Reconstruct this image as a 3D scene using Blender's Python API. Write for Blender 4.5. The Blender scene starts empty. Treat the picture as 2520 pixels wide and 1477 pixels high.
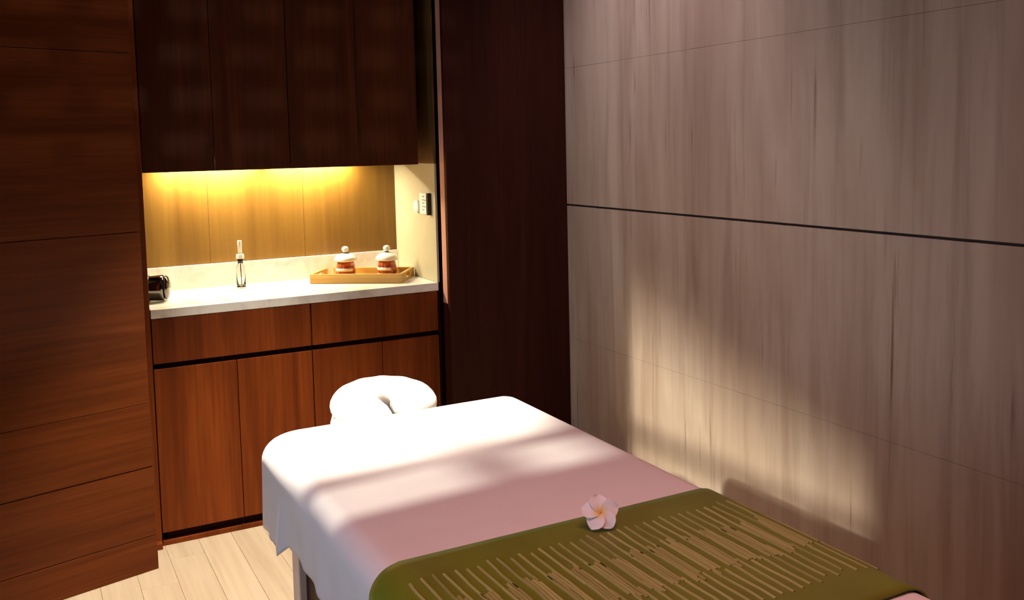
import bpy, bmesh, math, random
from mathutils import Vector, Matrix
random.seed(7)
S = bpy.context.scene
C = S.collection
PI = math.pi

# ------------------------------------------------------------------ camera
YAW, PIT, ROL, FPX, CX, CY = 0.49642963, 0.08139505, -0.02189206, 2330.04, 1304.33, 543.74
cam = bpy.data.cameras.new('camera'); camo = bpy.data.objects.new('camera', cam); C.objects.link(camo)
f = Vector((math.sin(YAW)*math.cos(PIT), math.cos(YAW)*math.cos(PIT), -math.sin(PIT)))
r0 = Vector((math.cos(YAW), -math.sin(YAW), 0)); u0 = r0.cross(f)
r = math.cos(ROL)*r0 + math.sin(ROL)*u0; u = -math.sin(ROL)*r0 + math.cos(ROL)*u0
M = Matrix((( r.x, u.x, -f.x, 0), (r.y, u.y, -f.y, 0), (r.z, u.z, -f.z, 1.45), (0, 0, 0, 1)))
camo.matrix_world = M
cam.sensor_fit = 'HORIZONTAL'; cam.sensor_width = 36.0; cam.lens = FPX/2520*36
cam.shift_x = -(CX-1260)/2520; cam.shift_y = (CY-738.5)/2520
cam.clip_start = 0.02; cam.clip_end = 60
S.camera = camo

# ------------------------------------------------------------------ view, world
S.view_settings.view_transform = 'Standard'; S.view_settings.look = 'None'
S.view_settings.gamma = 1; S.view_settings.use_curve_mapping = False
S.view_settings.exposure = 0.0
W = bpy.data.worlds.new('world'); S.world = W; W.use_nodes = True
bg = W.node_tree.nodes['Background']; bg.inputs[0].default_value = (0.80, 0.88, 1.0, 1); bg.inputs[1].default_value = 0.35

# ------------------------------------------------------------------ lights
def light(name, kind, loc, direction, energy, color, **kw):
    l = bpy.data.lights.new(name, kind); o = bpy.data.objects.new(name, l); C.objects.link(o)
    o.location = loc; o.rotation_euler = Vector(direction).to_track_quat('-Z', 'Y').to_euler()
    l.energy = energy; l.color = color
    for k, v in kw.items(): setattr(l, k, v)
    return o
# low morning sun coming in through the high lattice window of the left wall
light('sun', 'SUN', (-6, 2, 4), (1, 0.062, -0.50), 5.0, (1.0, 0.96, 0.80), angle=math.radians(1.6))
# bluish fill, an area light added left of the camera
light('daylight', 'AREA', (-1.50, 1.30, 1.25), (1, 0.24, 0.02), 8.0, (0.66, 0.78, 1.0), shape='RECTANGLE', size=1.3, size_y=1.3, spread=math.radians(95))
# ceiling downlight over the head end of the table
light('downlight_lamp', 'SPOT', (0.75, 2.85, 2.95), (0.0, 0.0, -1), 720, (1.0, 0.90, 0.74), spot_size=math.radians(46), spot_blend=0.6, shadow_soft_size=0.04)
# weak rose fill added under the ceiling, no fixture there
light('rose_fill', 'AREA', (0.9, 0.9, 2.95), (0, 0.05, -1), 10.0, (1.0, 0.44, 0.41), shape='RECTANGLE', size=1.4, size_y=1.4, spread=math.radians(90))
# spot added under the ceiling to brighten the stone wall
light('stone_wall_fill', 'SPOT', (1.25, 2.72, 2.95), (0.87, 0.12, -1.45), 80, (1.0, 0.83, 0.98), spot_size=math.radians(76), spot_blend=0.9, shadow_soft_size=0.05)
# lamp added behind the camera, throws faint spots through the added lattice
light('pattern_fill', 'SPOT', (-0.9, -8.0, 0.60), (1.5, 11.6, 1.2), 430, (0.95, 0.85, 0.80), spot_size=math.radians(16), spot_blend=0.5, shadow_soft_size=0.022)

# ------------------------------------------------------------------ materials
def nt(name):
    m = bpy.data.materials.new(name); m.use_nodes = True
    n = m.node_tree.nodes; b = n['Principled BSDF']
    return m, m.node_tree, n, b
def ramp(t, fac, stops):
    n = t.nodes.new('ShaderNodeValToRGB'); t.links.new(fac, n.inputs[0])
    e = n.color_ramp.elements
    while len(e) < len(stops): e.new(0.5)
    for i, (p, c) in enumerate(stops): e[i].position = p; e[i].color = (*c, 1)
    return n.outputs[0]
def noise(t, vec, scale, detail=4, rough=0.55, dist=0.0):
    n = t.nodes.new('ShaderNodeTexNoise'); t.links.new(vec, n.inputs['Vector'])
    n.inputs['Scale'].default_value = scale; n.inputs['Detail'].default_value = detail
    n.inputs['Roughness'].default_value = rough; n.inputs['Distortion'].default_value = dist
    return n.outputs['Fac']
def mapped(t, sc, per_object=False, rot=(0, 0, 0)):
    co = t.nodes.new('ShaderNodeTexCoord'); mp = t.nodes.new('ShaderNodeMapping')
    mp.inputs['Scale'].default_value = sc; mp.inputs['Rotation'].default_value = rot
    src = co.outputs['Object']
    if per_object:
        oi = t.nodes.new('ShaderNodeObjectInfo'); ad = t.nodes.new('ShaderNodeVectorMath'); ad.operation = 'ADD'
        ml = t.nodes.new('ShaderNodeMath'); ml.operation = 'MULTIPLY'; ml.inputs[1].default_value = 37.0
        t.links.new(oi.outputs['Random'], ml.inputs[0]); cb = t.nodes.new('ShaderNodeCombineXYZ')
        for k in range(3): t.links.new(ml.outputs[0], cb.inputs[k])
        t.links.new(src, ad.inputs[0]); t.links.new(cb.outputs[0], ad.inputs[1]); src = ad.outputs[0]
    t.links.new(src, mp.inputs[0]); return mp.outputs[0]
def bump(t, b, h, strength=0.2, dist=0.002):
    n = t.nodes.new('ShaderNodeBump'); n.inputs['Strength'].default_value = strength; n.inputs['Distance'].default_value = dist
    t.links.new(h, n.inputs['Height']); t.links.new(n.outputs[0], b.inputs['Normal'])
def mix(t, a, b_, fac, mode='MIX'):
    n = t.nodes.new('ShaderNodeMix'); n.data_type = 'RGBA'; n.blend_type = mode
    for sock, v in ((n.inputs[6], a), (n.inputs[7], b_), (n.inputs[0], fac)):
        if hasattr(v, 'is_linked'): t.links.new(v, sock)
        elif isinstance(v, (int, float)): sock.default_value = v
        else: sock.default_value = (*v, 1)
    return n.outputs[2]
def plain(name, col, rough=0.5, metal=0.0, spec=0.5, vary=0.08, sc=12.0, **kw):
    m, t, n, b = nt(name)
    v = noise(t, mapped(t, (1, 1, 1)), sc)
    c = ramp(t, v, [(0.3, tuple(x*(1-vary) for x in col)), (0.7, tuple(min(1, x*(1+vary)) for x in col))])
    t.links.new(c, b.inputs['Base Color'])
    b.inputs['Roughness'].default_value = rough; b.inputs['Metallic'].default_value = metal
    b.inputs['Specular IOR Level'].default_value = spec
    for k, x in kw.items(): b.inputs[k].default_value = x
    return m
def wood(name, c0, c1, c2, rough=0.42, axis='Z', fig=1.0, spec=0.35):
    """veneer: long fibres along one axis, broad cathedral figure, fine pores"""
    m, t, n, b = nt(name)
    k = {'Z': ((9, 9, 0.55), (70, 70, 2.2)), 'X': ((0.55, 9, 9), (2.2, 70, 70)), 'Y': ((9, 0.55, 9), (70, 2.2, 70))}[axis]
    a = noise(t, mapped(t, k[0], True), 1.0, 5, 0.6, 0.9)
    fi = noise(t, mapped(t, k[1], True), 1.0, 3, 0.6)
    col = ramp(t, a, [(0.28, c0), (0.52, c1), (0.74, c2)])
    fc = ramp(t, fi, [(0.35, (0.72,)*3), (0.6, (1.05,)*3)])
    col = mix(t, col, fc, 0.8*fig, 'MULTIPLY')
    t.links.new(col, b.inputs['Base Color']); b.inputs['Roughness'].default_value = rough
    b.inputs['Specular IOR Level'].default_value = spec
    bump(t, b, fi, 0.12, 0.001)
    return m
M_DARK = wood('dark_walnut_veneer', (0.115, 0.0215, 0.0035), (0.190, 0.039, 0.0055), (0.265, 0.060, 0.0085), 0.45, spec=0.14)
M_UPPER = wood('shaded_walnut_veneer', (0.050, 0.012, 0.004), (0.075, 0.018, 0.0055), (0.105, 0.028, 0.008), 0.45, spec=0.14)  # base cabinets' walnut, darkened to paint the shade on the wall cabinets
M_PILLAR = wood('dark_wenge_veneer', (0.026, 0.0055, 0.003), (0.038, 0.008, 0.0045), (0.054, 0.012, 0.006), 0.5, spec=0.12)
M_LEFT = wood('walnut_wall_boards', (0.095, 0.020, 0.0035), (0.135, 0.031, 0.0060), (0.170, 0.043, 0.009), 0.4, 'X', spec=0.14)
M_NICHE_SHADE = wood('shaded_niche_wall', (0.09, 0.045, 0.018), (0.14, 0.070, 0.026), (0.18, 0.095, 0.036), 0.5, spec=0.1)
M_LIT_EDGE = plain('lit_edge_colour', (0.58, 0.29, 0.20), 0.6, spec=0.1, vary=0.03)  # pale colour paints the niche light on the pillar's side strip
M_GAP = plain('shadow_gap_lining', (0.020, 0.004, 0.003), 0.8, spec=0.1)
M_GOLD = wood('golden_oak_veneer', (0.135, 0.062, 0.008), (0.175, 0.088, 0.013), (0.205, 0.108, 0.018), 0.4, 'Z', 0.4)
M_FLOOR = wood('pale_oak_planks', (0.41, 0.31, 0.21), (0.47, 0.365, 0.25), (0.51, 0.40, 0.285), 0.35, 'Y', 0.35)
M_TRAY = wood('honey_bamboo_tray', (0.42, 0.22, 0.045), (0.55, 0.31, 0.07), (0.62, 0.37, 0.09), 0.4, 'X', 0.7)
M_CREAM = plain('cream_paint', (0.42, 0.385, 0.25), 0.55, vary=0.04)
M_WHITE_PL = plain('white_plastic', (0.80, 0.78, 0.72), 0.35, vary=0.02)
M_GREY_PL = plain('grey_button_plastic', (0.25, 0.24, 0.20), 0.5, vary=0.05)
M_BLACK = plain('black_plastic', (0.006, 0.005, 0.005), 0.35)
M_CHROME = plain('smoked_chrome', (0.16, 0.14, 0.135), 0.08, 1.0, vary=0.1)
M_LEG = plain('pale_beech_leg', (0.78, 0.62, 0.52), 0.5, vary=0.06)
M_PORC = plain('white_porcelain', (0.82, 0.78, 0.70), 0.18, vary=0.02)
M_PORC.node_tree.nodes['Principled BSDF'].inputs['Coat Weight'].default_value = 0.5
M_CEIL = plain('ceiling_plaster', (0.20, 0.15, 0.13), 0.9, vary=0.03)
M_PLASTER = plain('wall_plaster', (0.20, 0.10, 0.07), 0.9, vary=0.03)
M_VINYL = plain('cream_vinyl', (0.60, 0.52, 0.42), 0.45)

def marble():
    m, t, n, b = nt('white_marble')
    a = noise(t, mapped(t, (1, 1, 1)), 5.0, 6, 0.6, 1.6)
    c = ramp(t, a, [(0.32, (0.62, 0.57, 0.50)), (0.5, (0.80, 0.78, 0.73)), (0.66, (0.87, 0.86, 0.83))])
    t.links.new(c, b.inputs['Base Color']); b.inputs['Roughness'].default_value = 0.22
    return m
M_MARBLE = marble()

def stone():
    """rose-grey wood-vein limestone: vertical bands, thin dark veins, pale flecks"""
    m, t, n, b = nt('vein_cut_limestone')
    broad = noise(t, mapped(t, (1, 3.2, 0.5)), 1.0, 4, 0.6, 0.5)
    col = ramp(t, broad, [(0.28, (0.26, 0.175, 0.125)), (0.46, (0.355, 0.262, 0.195)), (0.6, (0.41, 0.322, 0.248)), (0.78, (0.455, 0.375, 0.288))])
    mid = noise(t, mapped(t, (1, 16, 0.9)), 1.0, 5, 0.62, 0.4)
    col = mix(t, col, ramp(t, mid, [(0.30, (0.70, 0.64, 0.60)), (0.5, (1, 1, 1)), (0.75, (1.10, 1.10, 1.08))]), 0.75, 'MULTIPLY')
    vein = noise(t, mapped(t, (1, 42, 1.6)), 1.0, 3, 0.5, 0.3)
    mask = noise(t, mapped(t, (1, 3.5, 1.8)), 1.0, 2)
    vm = ramp(t, vein, [(0.30, (0.45, 0.36, 0.33)), (0.37, (1, 1, 1)), (0.74, (1, 1, 1)), (0.82, (1.25, 1.2, 1.12))])
    mk = ramp(t, mask, [(0.45, (0, 0, 0)), (0.62, (1, 1, 1))])
    rg = t.nodes.new('ShaderNodeRGBToBW'); t.links.new(mk, rg.inputs[0])
    col = mix(t, col, vm, rg.outputs[0], 'MULTIPLY')
    t.links.new(col, b.inputs['Base Color']); b.inputs['Roughness'].default_value = 0.6
    b.inputs['Specular IOR Level'].default_value = 0.3
    bump(t, b, mid, 0.25, 0.002)
    return m
M_STONE = stone()
M_JOINT = plain('dark_stone_joint', (0.07, 0.042, 0.032), 0.9)

def cloth(name, col, col2, rough=0.85, sheen=0.3, weave=900, sheen_tint=(1, 1, 1)):
    m, t, n, b = nt(name)
    a = noise(t, mapped(t, (1, 1, 1)), 7.0, 3)
    c = ramp(t, a, [(0.35, col2), (0.65, col)])
    t.links.new(c, b.inputs['Base Color']); b.inputs['Roughness'].default_value = rough
    b.inputs['Sheen Weight'].default_value = sheen; b.inputs['Sheen Roughness'].default_value = 0.4
    b.inputs['Sheen Tint'].default_value = (*sheen_tint, 1)
    b.inputs['Specular IOR Level'].default_value = 0.2
    w = noise(t, mapped(t, (1, 1, 1)), weave, 1)
    bump(t, b, w, 0.08, 0.0008)
    return m
M_SHEET = cloth('white_cotton_sheet', (0.82, 0.78, 0.76), (0.79, 0.745, 0.725))
M_RUNNER = cloth('olive_satin_runner', (0.165, 0.190, 0.012), (0.140, 0.150, 0.009), 0.42, 0.35, 1200, (0.5, 0.7, 0.2))
M_RUNNER.node_tree.nodes['Principled BSDF'].inputs['Specular IOR Level'].default_value = 0.35
M_STRIP = wood('dry_bamboo_strip', (0.28, 0.27, 0.085), (0.37, 0.37, 0.12), (0.46, 0.46, 0.16), 0.5, 'Y', 0.8)
M_PETAL = None
def petal_mat():
    m, t, n, b = nt('frangipani_petal')
    co = t.nodes.new('ShaderNodeTexCoord'); ln = t.nodes.new('ShaderNodeVectorMath'); ln.operation = 'LENGTH'
    t.links.new(co.outputs['Object'], ln.inputs[0])
    c = ramp(t, ln.outputs['Value'], [(0.003, (0.80, 0.46, 0.08)), (0.010, (0.80, 0.66, 0.42)), (0.019, (0.82, 0.79, 0.78))])
    t.links.new(c, b.inputs['Base Color']); b.inputs['Roughness'].default_value = 0.55
    b.inputs['Subsurface Weight'].default_value = 0.15; b.inputs['Subsurface Radius'].default_value = (0.01, 0.006, 0.005); b.inputs['Subsurface Scale'].default_value = 0.3
    return m
M_PETAL = petal_mat()
def amber():
    m, t, n, b = nt('amber_brown_glaze')
    z = noise(t, mapped(t, (6, 6, 60)), 1.0, 3, 0.5, 0.4)
    c = ramp(t, z, [(0.3, (0.14, 0.016, 0.003)), (0.5, (0.34, 0.055, 0.006)), (0.7, (0.55, 0.15, 0.02))])
    t.links.new(c, b.inputs['Base Color']); b.inputs['Roughness'].default_value = 0.2
    b.inputs['Coat Weight'].default_value = 0.6
    return m
M_AMBER = amber()
def glass(name, tint, rough=0.02):
    m, t, n, b = nt(name)
    b.inputs['Base Color'].default_value = (*tint, 1); b.inputs['Transmission Weight'].default_value = 1.0
    b.inputs['Roughness'].default_value = rough; b.inputs['IOR'].default_value = 1.48
    return m
M_GLASS = glass('clear_glass', (0.93, 0.95, 0.93))
def emit(name, col, s):
    m, t, n, b = nt(name); b.inputs['Base Color'].default_value = (0.8, 0.8, 0.8, 1)
    b.inputs['Emission Color'].default_value = (*col, 1); b.inputs['Emission Strength'].default_value = s
    return m
M_LED = emit('warm_led_diffuser', (1.0, 0.80, 0.42), 12)
M_LAMP = emit('downlight_diffuser', (1.0, 0.88, 0.70), 6)

# ------------------------------------------------------------------ helpers
def add_box(bm, x0, x1, y0, y1, z0, z1, rot=None, piv=None):
    vs = [bm.verts.new((x, y, z)) for x in (x0, x1) for y in (y0, y1) for z in (z0, z1)]
    for q in ((0, 1, 3, 2), (4, 6, 7, 5), (0, 4, 5, 1), (2, 3, 7, 6), (0, 2, 6, 4), (1, 5, 7, 3)):
        bm.faces.new([vs[i] for i in q])
    if rot is not None:
        bmesh.ops.rotate(bm, verts=vs, cent=piv or (0, 0, 0), matrix=rot)
    return vs
def obj(name, bm, mat, parent=None, bevel=0.0, smooth=False, seg=2):
    me = bpy.data.meshes.new(name)
    if isinstance(bm, bmesh.types.BMesh):
        bmesh.ops.recalc_face_normals(bm, faces=bm.faces); bm.to_mesh(me); bm.free()
    else:
        me.from_pydata(*bm)
    me.materials.append(mat)
    o = bpy.data.objects.new(name, me); C.objects.link(o)
    if parent is not None: o.parent = parent
    if smooth:
        for p in me.polygons: p.use_smooth = True
    if bevel:
        md = o.modifiers.new('bevel', 'BEVEL'); md.width = bevel; md.segments = seg; md.limit_method = 'ANGLE'
    return o
def box(name, dims, mat, parent=None, bevel=0.0, off=None):
    """dims in world metres; when the parent is an empty its location is taken off"""
    bm = bmesh.new(); x0, x1, y0, y1, z0, z1 = dims
    if off is None: off = parent.location if (parent is not None) else Vector((0, 0, 0))
    add_box(bm, x0-off[0], x1-off[0], y0-off[1], y1-off[1], z0-off[2], z1-off[2])
    return obj(name, bm, mat, parent, bevel)
def thing(name, label, cat, loc=(0, 0, 0), rotz=0, group=None):
    o = bpy.data.objects.new(name, None); C.objects.link(o); o.location = loc; o.rotation_euler = (0, 0, rotz)
    o.empty_display_size = 0.05
    o['label'] = label; o['category'] = cat
    if group: o['group'] = group
    return o
def struct(o, label=None, cat='wall'):
    o['kind'] = 'structure'; o['category'] = cat
    if label: o['label'] = label
    return o
def lathe(bm, prof, n=40, mtx=None):
    rings = []
    for (rr, z) in prof:
        if rr < 1e-6: rings.append([bm.verts.new((0, 0, z))])
        else: rings.append([bm.verts.new((rr*math.cos(2*PI*i/n), rr*math.sin(2*PI*i/n), z)) for i in range(n)])
    for a, b_ in zip(rings, rings[1:]):
        for i in range(n):
            j = (i+1) % n
            if len(a) == 1 and len(b_) == 1: continue
            if len(a) == 1: bm.faces.new((a[0], b_[i], b_[j]))
            elif len(b_) == 1: bm.faces.new((a[i], a[j], b_[0]))
            else: bm.faces.new((a[i], a[j], b_[j], b_[i]))
    if mtx is not None: bmesh.ops.transform(bm, matrix=mtx, verts=bm.verts)
    return bm
def add_tube(bm, pts, rad, n=12, caps=True):
    rings = []
    for i, p in enumerate(pts):
        p = Vector(p); a = Vector(pts[max(i-1, 0)]); b_ = Vector(pts[min(i+1, len(pts)-1)])
        d = (b_-a).normalized(); s = d.cross(Vector((0, 0, 1)))
        if s.length < 1e-3: s = Vector((1, 0, 0))
        s.normalize(); w = s.cross(d); rr = rad[i] if isinstance(rad, (list, tuple)) else rad
        rings.append([bm.verts.new(p + rr*(math.cos(2*PI*k/n)*s + math.sin(2*PI*k/n)*w)) for k in range(n)])
    for a, b_ in zip(rings, rings[1:]):
        for k in range(n): bm.faces.new((a[k], a[(k+1) % n], b_[(k+1) % n], b_[k]))
    if caps: bm.faces.new(rings[0]); bm.faces.new(rings[-1][::-1])
    return bm

# ------------------------------------------------------------------ the room
XL, XR, YB, YF, ZC = -1.60, 2.12, 4.30, -2.40, 3.00
CF = 3.632                       # plane of the cabinet fronts
# floor: a sub-floor and planks running towards the cabinets
fl = box('floor', (XL-0.1, XR+0.1, YF-0.1, YB, -0.08, -0.012), M_JOINT)
struct(fl, 'pale oak plank floor between the dark cabinets and the massage table', 'floor')
pw, x = 0.118, XL
k = 0
plank_meshes = {}
while x < XR-0.01:
    w = min(pw, XR-x); y = YF - random.random()*0.9
    while y < YB-0.02:
        ln = 1.25; y0 = max(y, YF); y1 = min(y+ln, YB)
        if y1-y0 > 0.05:
            o = box('plank', (x+0.0004, x+w-0.0004, y0+0.0004, y1-0.0004, -0.012, random.uniform(-0.0004, 0.0)), M_FLOOR, fl, 0.0005)
        y += ln
    x += pw
ce = box('ceiling', (XL-0.1, XR+0.1, YF-0.1, YB, ZC, ZC+0.08), M_CEIL); struct(ce, 'dark plaster ceiling above the massage room', 'ceiling')
wb = box('wall_back', (XL-0.1, XR+0.1, YB-0.02, YB+0.08, 0, ZC), M_PLASTER); struct(wb, 'plain wall behind the dark built-in cabinets')
wf = box('wall_front', (XL-0.1, XR+0.1, YF-0.1, YF, 0, ZC), M_PLASTER)
# opening added in the wall behind the camera to let the patterned light in
bpy.data.objects.remove(wf)
bm = bmesh.new()
OX0, OX1, OZ0, OZ1 = -0.62, 0.32, 0.98, 1.52
add_box(bm, XL-0.1, OX0, YF-0.1, YF, 0, ZC); add_box(bm, OX1, XR+0.1, YF-0.1, YF, 0, ZC)
add_box(bm, OX0, OX1, YF-0.1, YF, 0, OZ0); add_box(bm, OX0, OX1, YF-0.1, YF, OZ1, ZC)
struct(obj('wall_front', bm, M_PLASTER), 'dark plaster wall behind the camera with an opening added for the light lattice')

# left wall with its high lattice window (outside the frame, it shapes the sunlight)
WY0, WY1, WZ0, WZ1 = 1.615, 2.86, 1.77, 2.90
bm = bmesh.new()
add_box(bm, XL-0.1, XL, YF, WY0, 0, ZC); add_box(bm, XL-0.1, XL, WY1, YB, 0, ZC)
add_box(bm, XL-0.1, XL, WY0, WY1, 0, WZ0); add_box(bm, XL-0.1, XL, WY0, WY1, WZ1, ZC)
struct(obj('wall_left', bm, M_PLASTER), 'dark side wall with a high lattice window')
wn = thing('window_1', 'high timber lattice window in the left wall', 'window', (XL, WY0, WZ0)); wn['kind'] = 'structure'
box('window_frame', (XL-0.08, XL-0.02, WY0, WY0+0.025, WZ0, WZ1), M_PILLAR, wn); box('window_frame', (XL-0.08, XL-0.02, WY1-0.025, WY1, WZ0, WZ1), M_PILLAR, wn)
for yy in (1.845, 2.105): box('mullion', (XL-0.07, XL-0.03, yy-0.034, yy+0.034, WZ0, 2.17), M_PILLAR, wn)
for zz in (2.005, 2.17): box('rail', (XL-0.068, XL-0.032, WY0, WY1, zz-0.021, zz+0.021), M_PILLAR, wn)

# unseen slanted panel, added outside to cut the top of the sun
bm = bmesh.new()
vs = [bm.verts.new(p) for p in [(-9.0, -2.0, 4.98), (-9.0, 6.0, 7.60), (-9.0, 6.0, 12.0), (-9.0, -2.0, 12.0)]]
v2 = [bm.verts.new((v.co.x-0.15, v.co.y, v.co.z)) for v in vs]
bm.faces.new(vs); bm.faces.new(v2[::-1])
for i in range(4): j = (i+1) % 4; bm.faces.new((vs[i], vs[j], v2[j], v2[i]))
struct(obj('sun_blocker', bm, M_PLASTER), 'unseen slanted panel added outside the lattice window to block the sun', 'trim')

# right wall: four courses of vein-cut stone slabs on a backing
wr = box('wall_right', (XR+0.004, XR+0.12, YF, YB, 0, ZC), M_JOINT); struct(wr, 'rose grey stone clad wall right of the massage table')
courses = [(0.0, 0.5973), (0.598, 1.178), (1.186, 1.7676), (1.7683, 2.35), (2.3507, ZC)]
for (z0, z1) in courses:
    for (y0, y1) in ((YF+0.002, -0.301), (-0.299, 3.539)):
        box('stone_slab', (XR-0.018, XR+0.004, y0, y1, z0, z1), M_STONE, wr, 0.0004)

# angled walnut boarding at the left of the cabinets
AX, AY = 0.362, 3.4435; dirv = Vector((-0.3, -0.084, 0)).normalized(); ang = math.atan2(-dirv.y, -dirv.x)
LW = 2.02
wa = thing('wall_side', 'angled wall of horizontal walnut boards left of the lit niche', 'wall', (AX, AY, 0), ang); wa['kind'] = 'structure'
rows = [(0.0, 0.121), (0.123, 0.365), (0.3675, 0.588), (0.5895, 1.18), (1.182, 1.78), (1.782, 2.38), (2.382, ZC)]
for i, (z0, z1) in enumerate(rows):
    box('board', (-LW, -0.001, 0.0 + (0.0012 if i % 2 else 0), 0.018, z0, z1), M_LEFT, wa, 0.0012, off=(0, 0, 0))
box('backing', (-LW, -0.002, 0.018, 0.060, 0, ZC), M_GAP, wa, off=(0, 0, 0))

# dark flush pillar between the niche and the stone wall
pl = thing('wall_pillar', 'dark wenge panelled pillar between niche and stone wall', 'wall', (1.535, 3.54, 0)); pl['kind'] = 'structure'
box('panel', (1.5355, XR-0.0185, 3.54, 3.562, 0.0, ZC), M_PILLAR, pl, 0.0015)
box('edge_strip', (1.5355, 1.553, 3.562, 3.606, 0.80, ZC), M_LIT_EDGE, pl)['label'] = 'edge strip with the niche light painted in'
box('edge_strip', (1.5355, 1.553, 3.562, 3.606, 0.0, 0.799), M_PILLAR, pl)  # same strip below the worktop, dark to paint its shadow
box('core', (1.556, XR-0.0185, 3.562, YB-0.02, 0, ZC), M_GAP, pl)

# jamb stile between the boarding and the cabinets
jb = thing('trim_1', 'narrow dark jamb stile left of the lit niche', 'trim', (0.38, CF, 0)); jb['kind'] = 'structure'
box('stile', (0.372, 0.398, CF+0.002, CF+0.030, 0.0, ZC), M_DARK, jb, 0.001)
box('plinth_block', (0.365, 0.396, CF-0.030, CF+0.002, 0.0, 0.022), M_DARK, jb, 0.001)
box('reveal', (0.290, 0.372, CF+0.004, CF+0.022, 0, ZC), M_GAP, jb)
# side wall of the niche
nw = box('wall_niche', (1.5255, 1.5345, 3.640, 4.14, 0.8805, 1.376), M_CREAM); struct(nw, 'cream painted side wall of the lit niche')
box('shaded_upper_wall', (1.5255, 1.5345, 3.640, 4.14, 1.3765, ZC), M_NICHE_SHADE, nw)  # cream wall carried on upwards, brown to paint the dim light there
box('shaded_lower_wall', (1.5258, 1.5345, 3.640, 4.14, 0.0, 0.880), M_GAP, nw)  # wall below the worktop, its dark colour stands for shade
nl = box('wall_niche.001', (0.288, 0.300, 3.66, 4.14, 0.9, ZC), M_CREAM); struct(nl, 'cream side wall at the hidden left end of the lit niche')
# golden back panel of the niche, three veneer sheets
bp = thing('wall_backsplash', 'golden oak back panel of the lit niche', 'wall', (0.9, 4.11, 0.975)); bp['kind'] = 'structure'
for (a, b_) in ((0.301, 0.699), (0.7, 1.099), (1.1, 1.525)):
    box('veneer_panel', (a, b_, 4.11, 4.124, 0.9785, 1.44), M_GOLD, bp, 0.0006)

# ------------------------------------------------------------------ base cabinets
def base_cabinet(x0, x1, label, splits):
    t = thing('base_cabinet', label, 'cabinet', ((x0+x1)/2, CF, 0), 0, 'walnut base cabinets under the marble worktop')
    bm = bmesh.new(); o_ = t.location
    for d in ((x0+0.001, x0+0.019, CF+0.022, 4.12, 0.02, 0.846), (x1-0.019, x1-0.001, CF+0.022, 4.12, 0.02, 0.846),
              (x0+0.019, x1-0.019, 4.10, 4.12, 0.02, 0.846), (x0+0.019, x1-0.019, CF+0.022, 4.10, 0.05, 0.068),
              (x0+0.019, x1-0.019, CF+0.022, 4.10, 0.828, 0.846)):
        add_box(bm, d[0]-o_[0], d[1]-o_[0], d[2]-o_[1], d[3]-o_[1], d[4], d[5])
    obj('body', bm, M_DARK, t)
    box('grip_channel', (x0+0.002, x1-0.002, CF+0.022, CF+0.034, 0.640, 0.700), M_GAP, t)
    box('recess', (x0+0.002, x1-0.002, CF+0.022, CF+0.030, 0.019, 0.060), M_GAP, t)
    box('plinth', (x0+0.001, x1-0.001, CF+0.001, CF+0.055, 0.0, 0.018), M_DARK, t, 0.001)
    box('drawer_front', (x0+0.0015, x1-0.0015, CF, CF+0.020, 0.680, 0.845), M_DARK, t, 0.001)
    for a, b_ in zip(splits, splits[1:]):
        box('door', (a+0.0012, b_-0.0012, CF, CF+0.020, 0.049, 0.660), M_DARK, t, 0.001)
base_cabinet(0.400, 0.983, 'walnut base cabinet beside the angled wall, under the tap end of the worktop', (0.400, 0.695, 0.983))
base_cabinet(0.985, 1.522, 'walnut base cabinet beside the dark pillar, behind the headrest', (0.985, 1.271, 1.522))

# worktop
wt = thing('worktop', 'white marble worktop glowing under the warm light strip', 'worktop', (0.96, 3.87, 0.847))
box('slab', (0.4005, 1.5255, CF-0.001, 4.1085, 0.847, 0.880), M_MARBLE, wt, 0.0015)
box('slab_return', (0.302, 0.4005, 3.665, 4.108, 0.847, 0.880), M_MARBLE, wt)
box('upstand', (0.302, 1.5245, 4.094, 4.1085, 0.8802, 0.978), M_MARBLE, bp, 0.001)

# ------------------------------------------------------------------ wall cabinets above
def wall_cabinet(x0, x1, label, splits):
    t = thing('wall_cabinet', label, 'cabinet', ((x0+x1)/2, CF, 1.375), 0, 'walnut wall cabinets above the niche')
    o_ = t.location; bm = bmesh.new()
    for d in ((x0+0.001, x0+0.019, CF+0.022, 4.10, 1.376, 2.74), (x1-0.019, x1-0.001, CF+0.022, 4.10, 1.376, 2.74),
              (x0+0.019, x1-0.019, CF+0.022, 4.004, 1.376, 1.392), (x0+0.019, x1-0.019, 4.004, 4.10, 1.420, 1.436),
              (x0+0.019, x1-0.019, 4.085, 4.10, 1.436, 2.74), (x0+0.019, x1-0.019, CF+0.022, 4.085, 2.72, 2.74)):
        add_box(bm, d[0]-o_[0], d[1]-o_[0], d[2]-o_[1], d[3]-o_[1], d[4]-o_[2], d[5]-o_[2])
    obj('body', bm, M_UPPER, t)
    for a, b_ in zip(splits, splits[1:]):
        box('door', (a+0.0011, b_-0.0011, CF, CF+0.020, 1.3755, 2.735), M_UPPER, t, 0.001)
wall_cabinet(0.400, 0.929, 'tall walnut wall cabinet above the chrome end of the worktop', (0.400, 0.650, 0.929))
wall_cabinet(0.930, 1.454, 'tall walnut wall cabinet above the tray of jars', (0.930, 1.202, 1.454))

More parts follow.
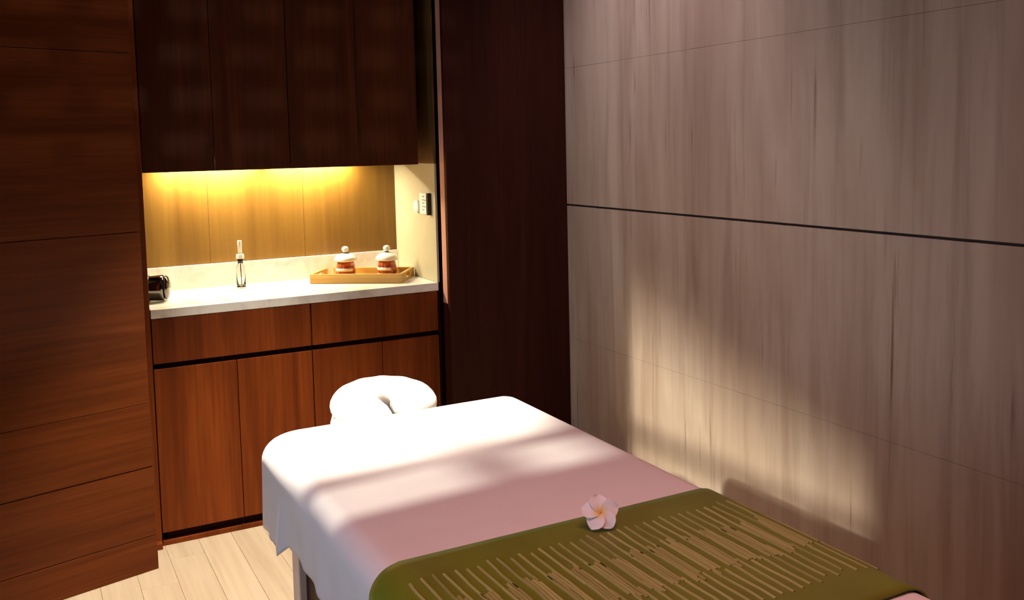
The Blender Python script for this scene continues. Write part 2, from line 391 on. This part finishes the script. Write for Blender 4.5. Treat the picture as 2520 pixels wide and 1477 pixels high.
# light strip recessed behind the lip of the wall cabinets
ls = thing('light_strip', 'warm light strip recessed under the wall cabinets', 'lamp', (0.91, 4.063, 1.40))
box('housing', (0.508, 1.312, 4.050, 4.076, 1.404, 1.419), M_WHITE_PL, ls)
box('diffuser', (0.512, 1.308, 4.052, 4.074, 1.400, 1.4035), M_LED, ls)
la = light('strip_light', 'AREA', (0, 0, 0), (0, 0.10, -1), 24, (1.0, 0.85, 0.58), shape='RECTANGLE', size=0.78, size_y=0.016)
la.parent = ls; la.location = (0, 0, -0.003)

# ------------------------------------------------------------------ things on the worktop
# tray
TA = math.atan2(3.728-3.952, 1.393-1.068)
TL, TD = 0.395, 0.232
fl_ = Vector((1.068, 3.940, 0.8802)); ex = Vector((math.cos(TA), math.sin(TA), 0)); ey = Vector((-math.sin(TA), math.cos(TA), 0))
fl_ = Vector((1.066, 3.930, 0.8802))
tc = fl_ + ex*TL/2 + ey*TD/2
tr = thing('tray', 'shallow honey wood tray holding the two lidded jars', 'tray', tc, TA)
Z0 = (0, 0, 0)
box('base', (-TL/2+0.010, TL/2-0.010, -TD/2+0.010, TD/2-0.010, 0.0, 0.008), M_TRAY, tr, 0.001, off=Z0)
box('side_panel', (-TL/2, TL/2, -TD/2, -TD/2+0.010, 0.0, 0.040), M_TRAY, tr, 0.0015, off=Z0)
box('side_panel', (-TL/2, TL/2, TD/2-0.010, TD/2, 0.0, 0.040), M_TRAY, tr, 0.0015, off=Z0)
def tray_end(sx):
    x0, x1 = (sx*TL/2, sx*(TL/2-0.010)); x0, x1 = min(x0, x1), max(x0, x1)
    bm = bmesh.new(); ya, yb = -TD/2+0.010, TD/2-0.010
    hw, n = 0.036, 12
    out = [(ya, 0.0), (yb, 0.0), (yb, 0.040), (ya, 0.040)]
    # end board with a rounded hand hole: strips below, above and beside it
    add_box(bm, x0, x1, ya, yb, 0.0, 0.014); add_box(bm, x0, x1, ya, yb, 0.032, 0.040)
    add_box(bm, x0, x1, ya, -hw, 0.014, 0.032); add_box(bm, x0, x1, hw, yb, 0.014, 0.032)
    for s in (-1, 1):
        prev = None
        for i in range(7):
            a = PI/2*i/6; yy = s*(hw - 0.009 + 0.009*math.cos(a)); dz = 0.009*math.sin(a)
            if prev is not None:
                y_p, d_p = prev
                for sg in (-1, 1):
                    z_e = 0.023 + sg*0.009
                    q = [(y_p, 0.023+sg*d_p), (yy, 0.023+sg*dz), (yy, z_e), (y_p, z_e)]
                    for xx in (x0, x1):
                        try: bm.faces.new([bm.verts.new((xx, *p)) for p in q])
                        except ValueError: pass
            prev = (yy, dz)
    return obj('end_panel', bm, M_TRAY, tr)
tray_end(-1); tray_end(1)

# lidded jars
def jar(loc, label, rz):
    t = thing('jar', label, 'jar', loc, rz, 'amber jars with white lids')
    bm = bmesh.new()
    lathe(bm, [(0, 0), (0.036, 0), (0.040, 0.004), (0.0415, 0.022), (0.0415, 0.042), (0.039, 0.056), (0.036, 0.066), (0.034, 0.070), (0.031, 0.070), (0.031, 0.062), (0, 0.062)], 48)
    obj('body', bm, M_AMBER, t, smooth=True)
    bm = bmesh.new()   # two white bands paint a blown highlight on one side of the body
    for (z0, z1, aw) in ((0.030, 0.0425, 1.1), (0.006, 0.016, 0.8)):
        n = 18
        rin = [[bm.verts.new((rr*math.cos(PI+aw*(2*i/n-1)), rr*math.sin(PI+aw*(2*i/n-1)), z)) for i in range(n+1)] for (rr, z) in ((0.0417, z0), (0.0437, z0+0.002), (0.0437, z1-0.002), (0.0417, z1))]
        for a, b_ in zip(rin, rin[1:]):
            for i in range(n): bm.faces.new((a[i], a[i+1], b_[i+1], b_[i]))
    obj('highlight_band', bm, M_PORC, t, smooth=True)
    bm = bmesh.new()
    lathe(bm, [(0, 0.0705), (0.041, 0.0705), (0.0485, 0.073), (0.0495, 0.078), (0.0465, 0.087), (0.038, 0.096), (0.026, 0.102), (0.012, 0.105), (0, 0.1055)], 48)
    lid = obj('lid', bm, M_PORC, t, smooth=True)
    bm = bmesh.new()
    lathe(bm, [(0, 0.105), (0.008, 0.105), (0.0075, 0.110), (0.013, 0.116), (0.0155, 0.123), (0.013, 0.131), (0.007, 0.135), (0, 0.136)], 32)
    obj('knob', bm, M_PORC, lid, smooth=True)
    bm = bmesh.new()
    lathe(bm, [(0.0084, 0.1052), (0.0100, 0.1060), (0.0100, 0.1085), (0.0084, 0.1095)], 24)
    obj('collar', bm, M_BLACK, lid, smooth=True)
jar((1.238, 3.975, 0.8886), 'amber jar with a domed white lid on the tray, nearer the middle of the worktop', 0.9)
jar((1.398, 3.895, 0.8886), 'amber jar with a domed white lid on the tray, nearer the cream side wall', 0.5)

# pump bottle
pb = thing('pump_bottle', 'small clear glass bottle with a slim white pump on the worktop', 'bottle', (0.795, 3.985, 0.8802))
bm = bmesh.new()
lathe(bm, [(0, 0), (0.017, 0), (0.0185, 0.003), (0.0185, 0.078), (0.016, 0.092), (0.010, 0.100), (0.010, 0.110), (0.008, 0.110), (0.008, 0.100), (0.0145, 0.090), (0.0168, 0.078), (0.0168, 0.006), (0, 0.005)], 40)
obj('body', bm, M_GLASS, pb, smooth=True)
bm = bmesh.new()
lathe(bm, [(0, 0.1105), (0.011, 0.1105), (0.0118, 0.113), (0.0118, 0.121), (0.0100, 0.123), (0, 0.123)], 32)
obj('neck_ring', bm, M_BLACK, pb, smooth=True)
bm = bmesh.new()
lathe(bm, [(0, 0.1235), (0.0165, 0.1235), (0.0170, 0.125), (0.0150, 0.141), (0.0140, 0.1425), (0, 0.1425)], 32)
obj('collar', bm, M_PORC, pb, smooth=True)
bm = bmesh.new()
lathe(bm, [(0, 0.143), (0.0085, 0.143), (0.0085, 0.196), (0.0072, 0.1985), (0, 0.1985)], 28)
obj('pump_stem', bm, M_PORC, pb, smooth=True)
bm = bmesh.new(); add_tube(bm, [(0.002, 0, 0.009), (0.001, 0, 0.06), (0, 0, 0.110)], 0.0018, 10)
obj('dip_tube', bm, M_BLACK, pb, smooth=True)

# smoked chrome canister lying at the left end
ch = thing('canister', 'round smoked chrome canister lying at the dark left end of the worktop', 'canister', (0.445, 3.845, 0.8803), math.radians(-14))
MT = Matrix.Translation((0, 0, 0.050)) @ Matrix.Rotation(PI/2, 4, 'Y')
bm = bmesh.new()
lathe(bm, [(0, -0.090), (0.038, -0.090), (0.043, -0.085), (0.046, -0.03), (0.049, 0.020), (0.0495, 0.030), (0.045, 0.034), (0, 0.034)], 56, MT)
obj('body', bm, M_CHROME, ch, smooth=True)
bm = bmesh.new()
lathe(bm, [(0, 0.0345), (0.042, 0.0345), (0.0455, 0.037), (0.0465, 0.041), (0.040, 0.049), (0.022, 0.055), (0, 0.057)], 56, MT)
cap = obj('cap', bm, M_CHROME, ch, smooth=True)
bm = bmesh.new()
lathe(bm, [(0.0470, -0.028), (0.0495, -0.027), (0.0497, -0.020), (0.0476, -0.019)], 56, MT)
obj('band', bm, M_BLACK, ch, smooth=True)

# wall control on the cream side wall
X0 = 1.5253
wc = thing('wall_control', 'white wall control with tiny grey keys and a black edge on the cream wall', 'switch', (X0, 3.76, 1.205))
box('back_plate', (X0-0.006, X0, 3.700, 3.800, 1.160, 1.250), M_WHITE_PL, wc, 0.002)
box('key_panel', (X0-0.0095, X0-0.006, 3.716, 3.764, 1.166, 1.244), M_WHITE_PL, wc, 0.0008)
for i, zz in enumerate((1.236, 1.222, 1.208, 1.194, 1.180)):
    box('key', (X0-0.0112, X0-0.0095, 3.736, 3.758, zz-0.0022, zz+0.0022), M_GREY_PL, wc, 0.0004)
    if i % 2: box('key', (X0-0.0112, X0-0.0095, 3.722, 3.732, zz-0.003, zz+0.001), M_GREY_PL, wc)
box('black_edge', (X0-0.016, X0, 3.682, 3.6995, 1.160, 1.252), M_BLACK, wc, 0.001)
bm = bmesh.new()
lathe(bm, [(0, 0), (0.026, 0), (0.027, 0.002), (0.0265, 0.010), (0.024, 0.013), (0.010, 0.0135), (0, 0.0135)], 36, Matrix.Translation((-0.0001, 0.068, -0.014)) @ Matrix.Rotation(-PI/2, 4, 'Y'))
obj('dial', bm, M_WHITE_PL, wc, smooth=True)

# ------------------------------------------------------------------ massage table
TX0, TX1, TY0, TY1, TZ = 0.499, 1.264, 0.60, 2.462, 0.722
mt_ = thing('massage_table', 'massage table with pale legs under the white sheet and green runner', 'table', ((TX0+TX1)/2, 1.53, 0))
def rrect(x0, x1, y0, y1, rad, n=10):
    """closed outline; rad = radii at (x1,y1),(x0,y1),(x0,y0),(x1,y0)"""
    out = []
    for (cx, cy, a0, rr) in ((x1-rad[0], y1-rad[0], 0, rad[0]), (x0+rad[1], y1-rad[1], 90, rad[1]), (x0+rad[2], y0+rad[2], 180, rad[2]), (x1-rad[3], y0+rad[3], 270, rad[3])):
        for i in range(n+1):
            a = math.radians(a0 + 90*i/n); out.append((cx+rr*math.cos(a), cy+rr*math.sin(a), math.cos(a), math.sin(a)))
    return out
bm = bmesh.new()
ol = rrect(TX0+0.022, TX1-0.022, TY0+0.02, TY1-0.022, (0.06, 0.10, 0.06, 0.06))
prof = [(0.028, 0.640), (0.006, 0.645), (0.0, 0.660), (0.0, 0.680), (0.012, 0.700), (0.040, 0.708)]
rings = [[bm.verts.new((x-nx*ins-mt_.location.x, y-ny*ins-mt_.location.y, z)) for (x, y, nx, ny) in ol] for (ins, z) in prof]
for a, b_ in zip(rings, rings[1:]):
    for i in range(len(a)): j = (i+1) % len(a); bm.faces.new((a[i], a[j], b_[j], b_[i]))
bm.faces.new(rings[0][::-1]); bm.faces.new(rings[-1])
obj('cushion', bm, M_VINYL, mt_, smooth=False)
box('frame', (TX0+0.055, TX1-0.055, TY0+0.06, 2.36, 0.560, 0.640), M_PILLAR, mt_, 0.003)
for lx in (0.545, 1.142):
    for ly in (TY0+0.08, 2.215):
        box('leg', (lx, lx+0.052, ly, ly+0.062, 0.0, 0.560), M_LEG, mt_, 0.003)
box('side_panel', (0.562, 0.580, TY0+0.142, 2.2145, 0.09, 0.559), M_PILLAR, mt_)
box('side_panel', (1.159, 1.177, TY0+0.142, 2.2145, 0.09, 0.559), M_PILLAR, mt_)
box('stretcher', (0.5975, 1.1415, 2.235, 2.258, 0.20, 0.27), M_PILLAR, mt_)

# the sheet: a crowned top, soft rolled edges and a short pleated skirt
def smooth(e0, e1, x):
    t = min(1, max(0, (x-e0)/(e1-e0))); return t*t*(3-2*t)
ER = 0.050
def sheet_mesh():
    n = 16
    ol = []
    base = rrect(TX0+ER, TX1-ER, TY0+ER, TY1-ER, (0.014, 0.070, 0.03, 0.03), n)
    # densify the straight runs
    for i, p in enumerate(base):
        q = base[(i+1) % len(base)]; d = math.hypot(q[0]-p[0], q[1]-p[1]); m = max(1, int(d/0.012))
        for k in range(m):
            s = k/m; ol.append(tuple(p[j]+(q[j]-p[j])*s for j in range(4)))
    rows = []
    # flat area, inset rings towards a central ridge
    cx0, cx1 = 0.86, 0.88
    for k in range(14):
        s = (k/14)
        ring = []
        for (x, y, nx, ny) in ol:
            tx = 0.87; ty = min(max(y, 1.0), 2.05)
            ring.append((tx+(x-tx)*s, ty+(y-ty)*s, TZ - 0.0018*s*s))
        rows.append(ring)
    for k in range(0, 9):      # rolled edge
        a = PI/2*k/8
        rows.append([(x+nx*ER*math.sin(a), y+ny*ER*math.sin(a), TZ-0.0018-ER*(1-math.cos(a))) for (x, y, nx, ny) in ol])
    z_e = TZ-0.0018-ER
    M_ = 14
    for k in range(1, M_+1):   # skirt
        ring = []
        for (x, y, nx, ny) in ol:
            t = k/M_; hem = 0.538
            left = smooth(-0.5, -0.95, nx)
            off = 0.004*math.sin(y*21+0.6)*t + 0.003*math.sin(y*47+x*39)*t
            if nx < -0.3 or ny > 0.3:
                # corner pleat: a flap hangs lower behind a sharp fold
                fl = smooth(2.135, 2.148, y) if nx < 0.2 else 0
                hem = 0.538 - 0.012*fl - 0.022*fl*smooth(2.15, 2.36, y)
                off += 0.015*t*fl*smooth(2.46, 2.15, y) - 0.010*t*(smooth(1.99, 2.13, y)*(1-fl))
                if abs(y-2.15) < 0.025 and nx < -0.5: hem -= 0.014*(1-abs(y-2.15)/0.025)
            z = z_e + (hem - z_e)*t
            ring.append((x+nx*(ER+off), y+ny*(ER+off), z))
        rows.append(ring)
    verts, faces = [], []; N = len(ol)
    verts.append((0.87, 1.53, TZ))
    for rr in rows[1:]: verts += rr
    # central fan follows the ridge
    first = 1
    for i in range(N): j = (i+1) % N; faces.append((first+i, first+j, 0))
    R_ = len(rows)-1
    for q in range(R_-1):
        a = 1+q*N; b_ = 1+(q+1)*N
        for i in range(N): j = (i+1) % N; faces.append((a+i, b_+i, b_+j, a+j))
    return verts, [], faces
sh = obj('bed_sheet', sheet_mesh(), M_SHEET, smooth=True)
sh['label'] = 'white cotton sheet spread over the massage table, corners hanging'; sh['category'] = 'sheet'
md = sh.modifiers.new('solid', 'SOLIDIFY'); md.thickness = 0.0016; md.offset = -1

# the runner follows the same section across the table
def section(s, lift):
    """s = distance across from the left top roll; returns x, z, nx, nz"""
    flat = (TX1-TX0) - 2*ER; q = PI/2*ER
    if s < 0:   x, z, nx, nz = TX0, TZ-0.0018-ER+s, -1, 0
    elif s < q: a = s/ER; x, z, nx, nz = TX0+ER-ER*math.cos(a), TZ-0.0018-ER+ER*math.sin(a), -math.cos(a), math.sin(a)
    elif s < q+flat: x, z, nx, nz = TX0+ER+(s-q), TZ-0.0004, 0, 1
    elif s < 2*q+flat: a = (s-q-flat)/ER; x, z, nx, nz = TX1-ER+ER*math.sin(a), TZ-0.0018-ER+ER*math.cos(a), math.sin(a), math.cos(a)
    else: x, z, nx, nz = TX1, TZ-0.0018-ER-(s-2*q-flat), 1, 0
    return x+nx*lift, z+nz*lift, nx, nz
RY0, RY1 = 1.000, 1.522
bm = bmesh.new()
SL = (TX1-TX0)-2*ER+PI*ER
ss = [-0.19+i*(SL+0.38)/170 for i in range(171)]; ys = [RY0+(RY1-RY0)*j/26 for j in range(27)]
grid = []
for s in ss:
    row = []
    for y in ys:
        hang = max(0, -s, s-SL)
        lift = 0.0055 + 0.020*smooth(0, 0.19, hang) + 0.004*math.sin(y*26)*smooth(0, 0.12, hang)
        x, z, _, _ = section(s, lift); row.append(bm.verts.new((x, y, z)))
    grid.append(row)
for i in range(len(ss)-1):
    for j in range(len(ys)-1): bm.faces.new((grid[i][j], grid[i+1][j], grid[i+1][j+1], grid[i][j+1]))
rn = obj('table_runner', bm, M_RUNNER, smooth=True)
md = rn.modifiers.new('solid', 'SOLIDIFY'); md.thickness = 0.0026; md.offset = 0
rn['label'] = 'olive green satin runner with bamboo strips across the massage table'; rn['category'] = 'runner'

# bamboo strips sewn on the runner: thin rows at both sides, dense bundles in the middle
strip_meshes = {}
def strip_mesh(L, w, seed):
    key = (round(L, 3), w, seed)
    if key in strip_meshes: return strip_meshes[key]
    rnd = random.Random(seed*977+int(L*1e4)); me = bpy.data.meshes.new('bamboo_strip'); v = []; fc = []
    K = 6; wob = rnd.uniform(-0.0012, 0.0012)
    for k in range(K+1):
        y = L*(k/K-0.5); dx = wob*math.sin(PI*2*k/K+seed); h = 0.0017*(1.15 if k in (2, 4) else 1)
        v += [(dx-w/2, y, 0), (dx-w/4, y, h), (dx+w/4, y, h), (dx+w/2, y, 0)]
    for k in range(K):
        a = 4*k
        for i in range(3): fc.append((a+i, a+i+1, a+5+i, a+4+i))
    fc.append((0, 3, 2, 1)); fc.append((4*K, 4*K+1, 4*K+2, 4*K+3))
    me.from_pydata(v, [], fc); me.materials.append(M_STRIP)
    strip_meshes[key] = me; return me
def put_strip(s, ya, yb, w=0.0052, tilt=0.0):
    L = round(abs(ya-yb)*50)/50+0.01*0
    x, z, nx, nz = section(s, 0.0068)
    o = bpy.data.objects.new('bamboo_strip', strip_mesh(L, w, random.randint(0, 3))); C.objects.link(o)
    o.parent = rn; o.location = (x, (ya+yb)/2, z); o.rotation_euler = (0, math.atan2(nx, nz), tilt)
i = 0; s = 0.066
while s < SL-0.028:
    ya = 1.436 + random.uniform(-0.008, 0.008)
    put_strip(s, ya, ya-random.choice((0.12, 0.12, 0.16)), 0.0052, random.uniform(-0.02, 0.02))
    yc = 1.093 + random.uniform(-0.009, 0.009)
    put_strip(s+0.004, yc, yc+random.choice((0.12, 0.12, 0.14)), 0.0056, random.uniform(-0.015, 0.015))
    if i % 2 == 0 and s+0.03 < SL-0.028:
        for q in range(4):
            yb_ = 1.272 + random.uniform(-0.012, 0.012)
            put_strip(s+0.0005+q*0.0066, yb_-0.07, yb_+0.07, 0.0060, random.uniform(-0.006, 0.006))
    s += 0.0205; i += 1

# frangipani flower leaning up on the runner
fw = thing('flower', 'white frangipani flower with yellow heart on the edge of the green runner', 'flower', (0.928, 1.462, 0.7305))
def petal(ang, name='petal', curl=0.4):
    v = []; fc = []; K, Wn = 8, 5; L, B = 0.0365, 0.0180
    for k in range(K+1):
        t = k/K; wid = B*math.sin(PI*min(1, 0.06+0.92*t**1.15))**0.6 + 0.0016*(1-t)
        for j in range(Wn):
            uu = -1+2*j/(Wn-1); x = L*t; y = uu*wid + 0.003*t*t; z = 0.007*t - 0.010*t*t + 0.0035*uu*uu*(t) + 0.0022*uu
            ca, sa = math.cos(ang), math.sin(ang); v.append((x*ca-y*sa, x*sa+y*ca, z))
    for k in range(K):
        for j in range(Wn-1): a = k*Wn+j; fc.append((a, a+1, a+1+Wn, a+Wn))
    o = obj(name, (v, [], fc), M_PETAL, fw, smooth=True)
    sub = o.modifiers.new('solid', 'SOLIDIFY'); sub.thickness = 0.0009
    s2 = o.modifiers.new('sub', 'SUBSURF'); s2.levels = 1; s2.render_levels = 2
    return o
# flower plane faces the camera and leans back
nrm = Vector((-0.40, -0.70, 0.80)).normalized(); rt = Vector((0.86, -0.50, 0)).normalized(); up = nrm.cross(rt).normalized()
FM = Matrix((( rt.x, up.x, nrm.x, 0), (rt.y, up.y, nrm.y, 0), (rt.z, up.z, nrm.z, 0.026), (0, 0, 0, 1)))
for a in (-122, -57, 16, 90, 163):
    p = petal(math.radians(a)); p.matrix_local = FM
bm = bmesh.new(); lathe(bm, [(0, -0.002), (0.0022, -0.001), (0.0028, 0.0015), (0.0018, 0.003), (0, 0.0034)], 16)
p = obj('stamen', bm, plain('yellow_heart', (0.75, 0.40, 0.04), 0.6), fw, smooth=True); p.matrix_local = FM
bm = bmesh.new(); add_tube(bm, [(0, 0, 0), (0.001, -0.002, -0.008), (0.002, -0.006, -0.016)], [0.0024, 0.0018, 0.0015], 10)
p = obj('stem', bm, plain('pale_green_stem', (0.30, 0.34, 0.12), 0.6), fw, smooth=True); p.matrix_local = FM

# ------------------------------------------------------------------ headrest
HX, HY, HZ = 0.928, 2.655, 0.676
hr = thing('headrest', 'white covered horseshoe headrest at the head of the massage table', 'headrest', (HX, HY, HZ))
def horseshoe(rt_=0.069, flat=0.72, R1=0.090, R2=0.084, gap=5, inset=0.0, zoff=0.0):
    v = []; fc = []; K, N = 56, 28
    a0, a1 = math.radians(-90+gap), math.radians(270-gap)
    for k in range(K+1):
        t = k/K; a = a0+(a1-a0)*t
        e = min(1.0, math.sin(PI*t)*3.0)**0.5 if 0 < t < 1 else 0.0
        e = 0.12+0.88*e
        cx, cy = R1*math.cos(a), R2*math.sin(a)
        cz = 0.022*(cy+R2)/(2*R2)
        for j in range(N):
            b_ = 2*PI*j/N; rr = (rt_-inset)*e*(1+0.018*math.sin(a*11)*max(0, math.sin(b_)))
            q = rr*math.cos(b_); zz = flat*rr*math.sin(b_)
            v.append((cx+q*math.cos(a), cy+q*math.sin(a), cz+zz+zoff))
    for k in range(K):
        for j in range(N): fc.append((k*N+j, k*N+(j+1) % N, (k+1)*N+(j+1) % N, (k+1)*N+j))
    fc.append(tuple(range(N))[::-1]); fc.append(tuple(K*N+j for j in range(N)))
    return v, [], fc
obj('cushion', horseshoe(), M_SHEET, hr, smooth=True)
# the loose lower edge of the cover, gathered under the cushion
def cover_skirt():
    v = []; fc = []; K = 120
    for k in range(K+1):
        a = math.radians(-80+340*k/K)
        for (m, z) in ((1.0, -0.014), (1.03, -0.040), (1.00, -0.066)):
            R1 = 0.150*m + 0.004*math.sin(k*0.9)*(0.0 if z > -0.02 else 1); R2 = 0.158*m
            v.append((R1*math.cos(a), R2*math.sin(a), z+0.004*math.sin(k*0.55)))
    for k in range(K):
        for j in range(2): q = k*3+j; fc.append((q, q+1, q+4, q+3))
    return v, [], fc
cs = obj('cover_edge', cover_skirt(), M_SHEET, hr, smooth=True)
md = cs.modifiers.new('solid', 'SOLIDIFY'); md.thickness = 0.002
bm = bmesh.new()
for sx in (-0.06, 0.06): add_tube(bm, [(sx, -0.165, -0.090), (sx, -0.05, -0.090), (sx, 0.06, -0.056)], 0.007, 10)
obj('bracket', bm, M_CHROME, hr, smooth=True)
bm = bmesh.new(); ol = rrect(-0.11, 0.11, -0.09, 0.12, (0.08, 0.08, 0.05, 0.05), 6)
lo = [bm.verts.new((x, y, -0.062)) for (x, y, _, _) in ol]; hi = [bm.verts.new((x, y, -0.048)) for (x, y, _, _) in ol]
for i in range(len(lo)): j = (i+1) % len(lo); bm.faces.new((lo[i], lo[j], hi[j], hi[i]))
bm.faces.new(lo[::-1]); bm.faces.new(hi)
obj('base_plate', bm, M_BLACK, hr)

# ------------------------------------------------------------------ ceiling downlight (above the frame) and the light lattice added behind the camera
dl = thing('downlight', 'round ceiling downlight over the head end of the massage table', 'lamp', (0.75, 2.85, ZC))
bm = bmesh.new(); lathe(bm, [(0.048, -0.001), (0.062, -0.001), (0.062, -0.006), (0.050, -0.010), (0.046, -0.004)], 40)
obj('trim_ring', bm, M_WHITE_PL, dl, smooth=True)
bm = bmesh.new(); lathe(bm, [(0, -0.003), (0.046, -0.003), (0.046, -0.001), (0, -0.001)], 32)
obj('diffuser', bm, M_LAMP, dl)

w2 = thing('light_lattice', 'unseen lattice added behind the camera to pattern the light', 'window', (-0.4, YF, 1.45)); w2['kind'] = 'structure'
yq = (YF-0.06, YF-0.03)
bm = bmesh.new(); o_ = w2.location
def sb(x0, x1, z0, z1): add_box(bm, x0-o_[0], x1-o_[0], yq[0]-o_[1], yq[1]-o_[1], z0-o_[2], z1-o_[2])
# rows of slots sized to throw light spots on the wall cabinets
n_r = 7; ph = (OZ1-OZ0)/n_r
for i in range(n_r+1): sb(OX0, OX1, OZ0+i*ph-0.019, OZ0+i*ph+0.019)
for i in range(n_r):
    x = OX0 + (0.02 if i % 2 else 0.0)
    while x < OX1:
        sb(x-0.021, x+0.021, OZ0+i*ph+0.019, OZ0+(i+1)*ph-0.019); x += 0.118
obj('lattice', bm, M_PILLAR, w2)
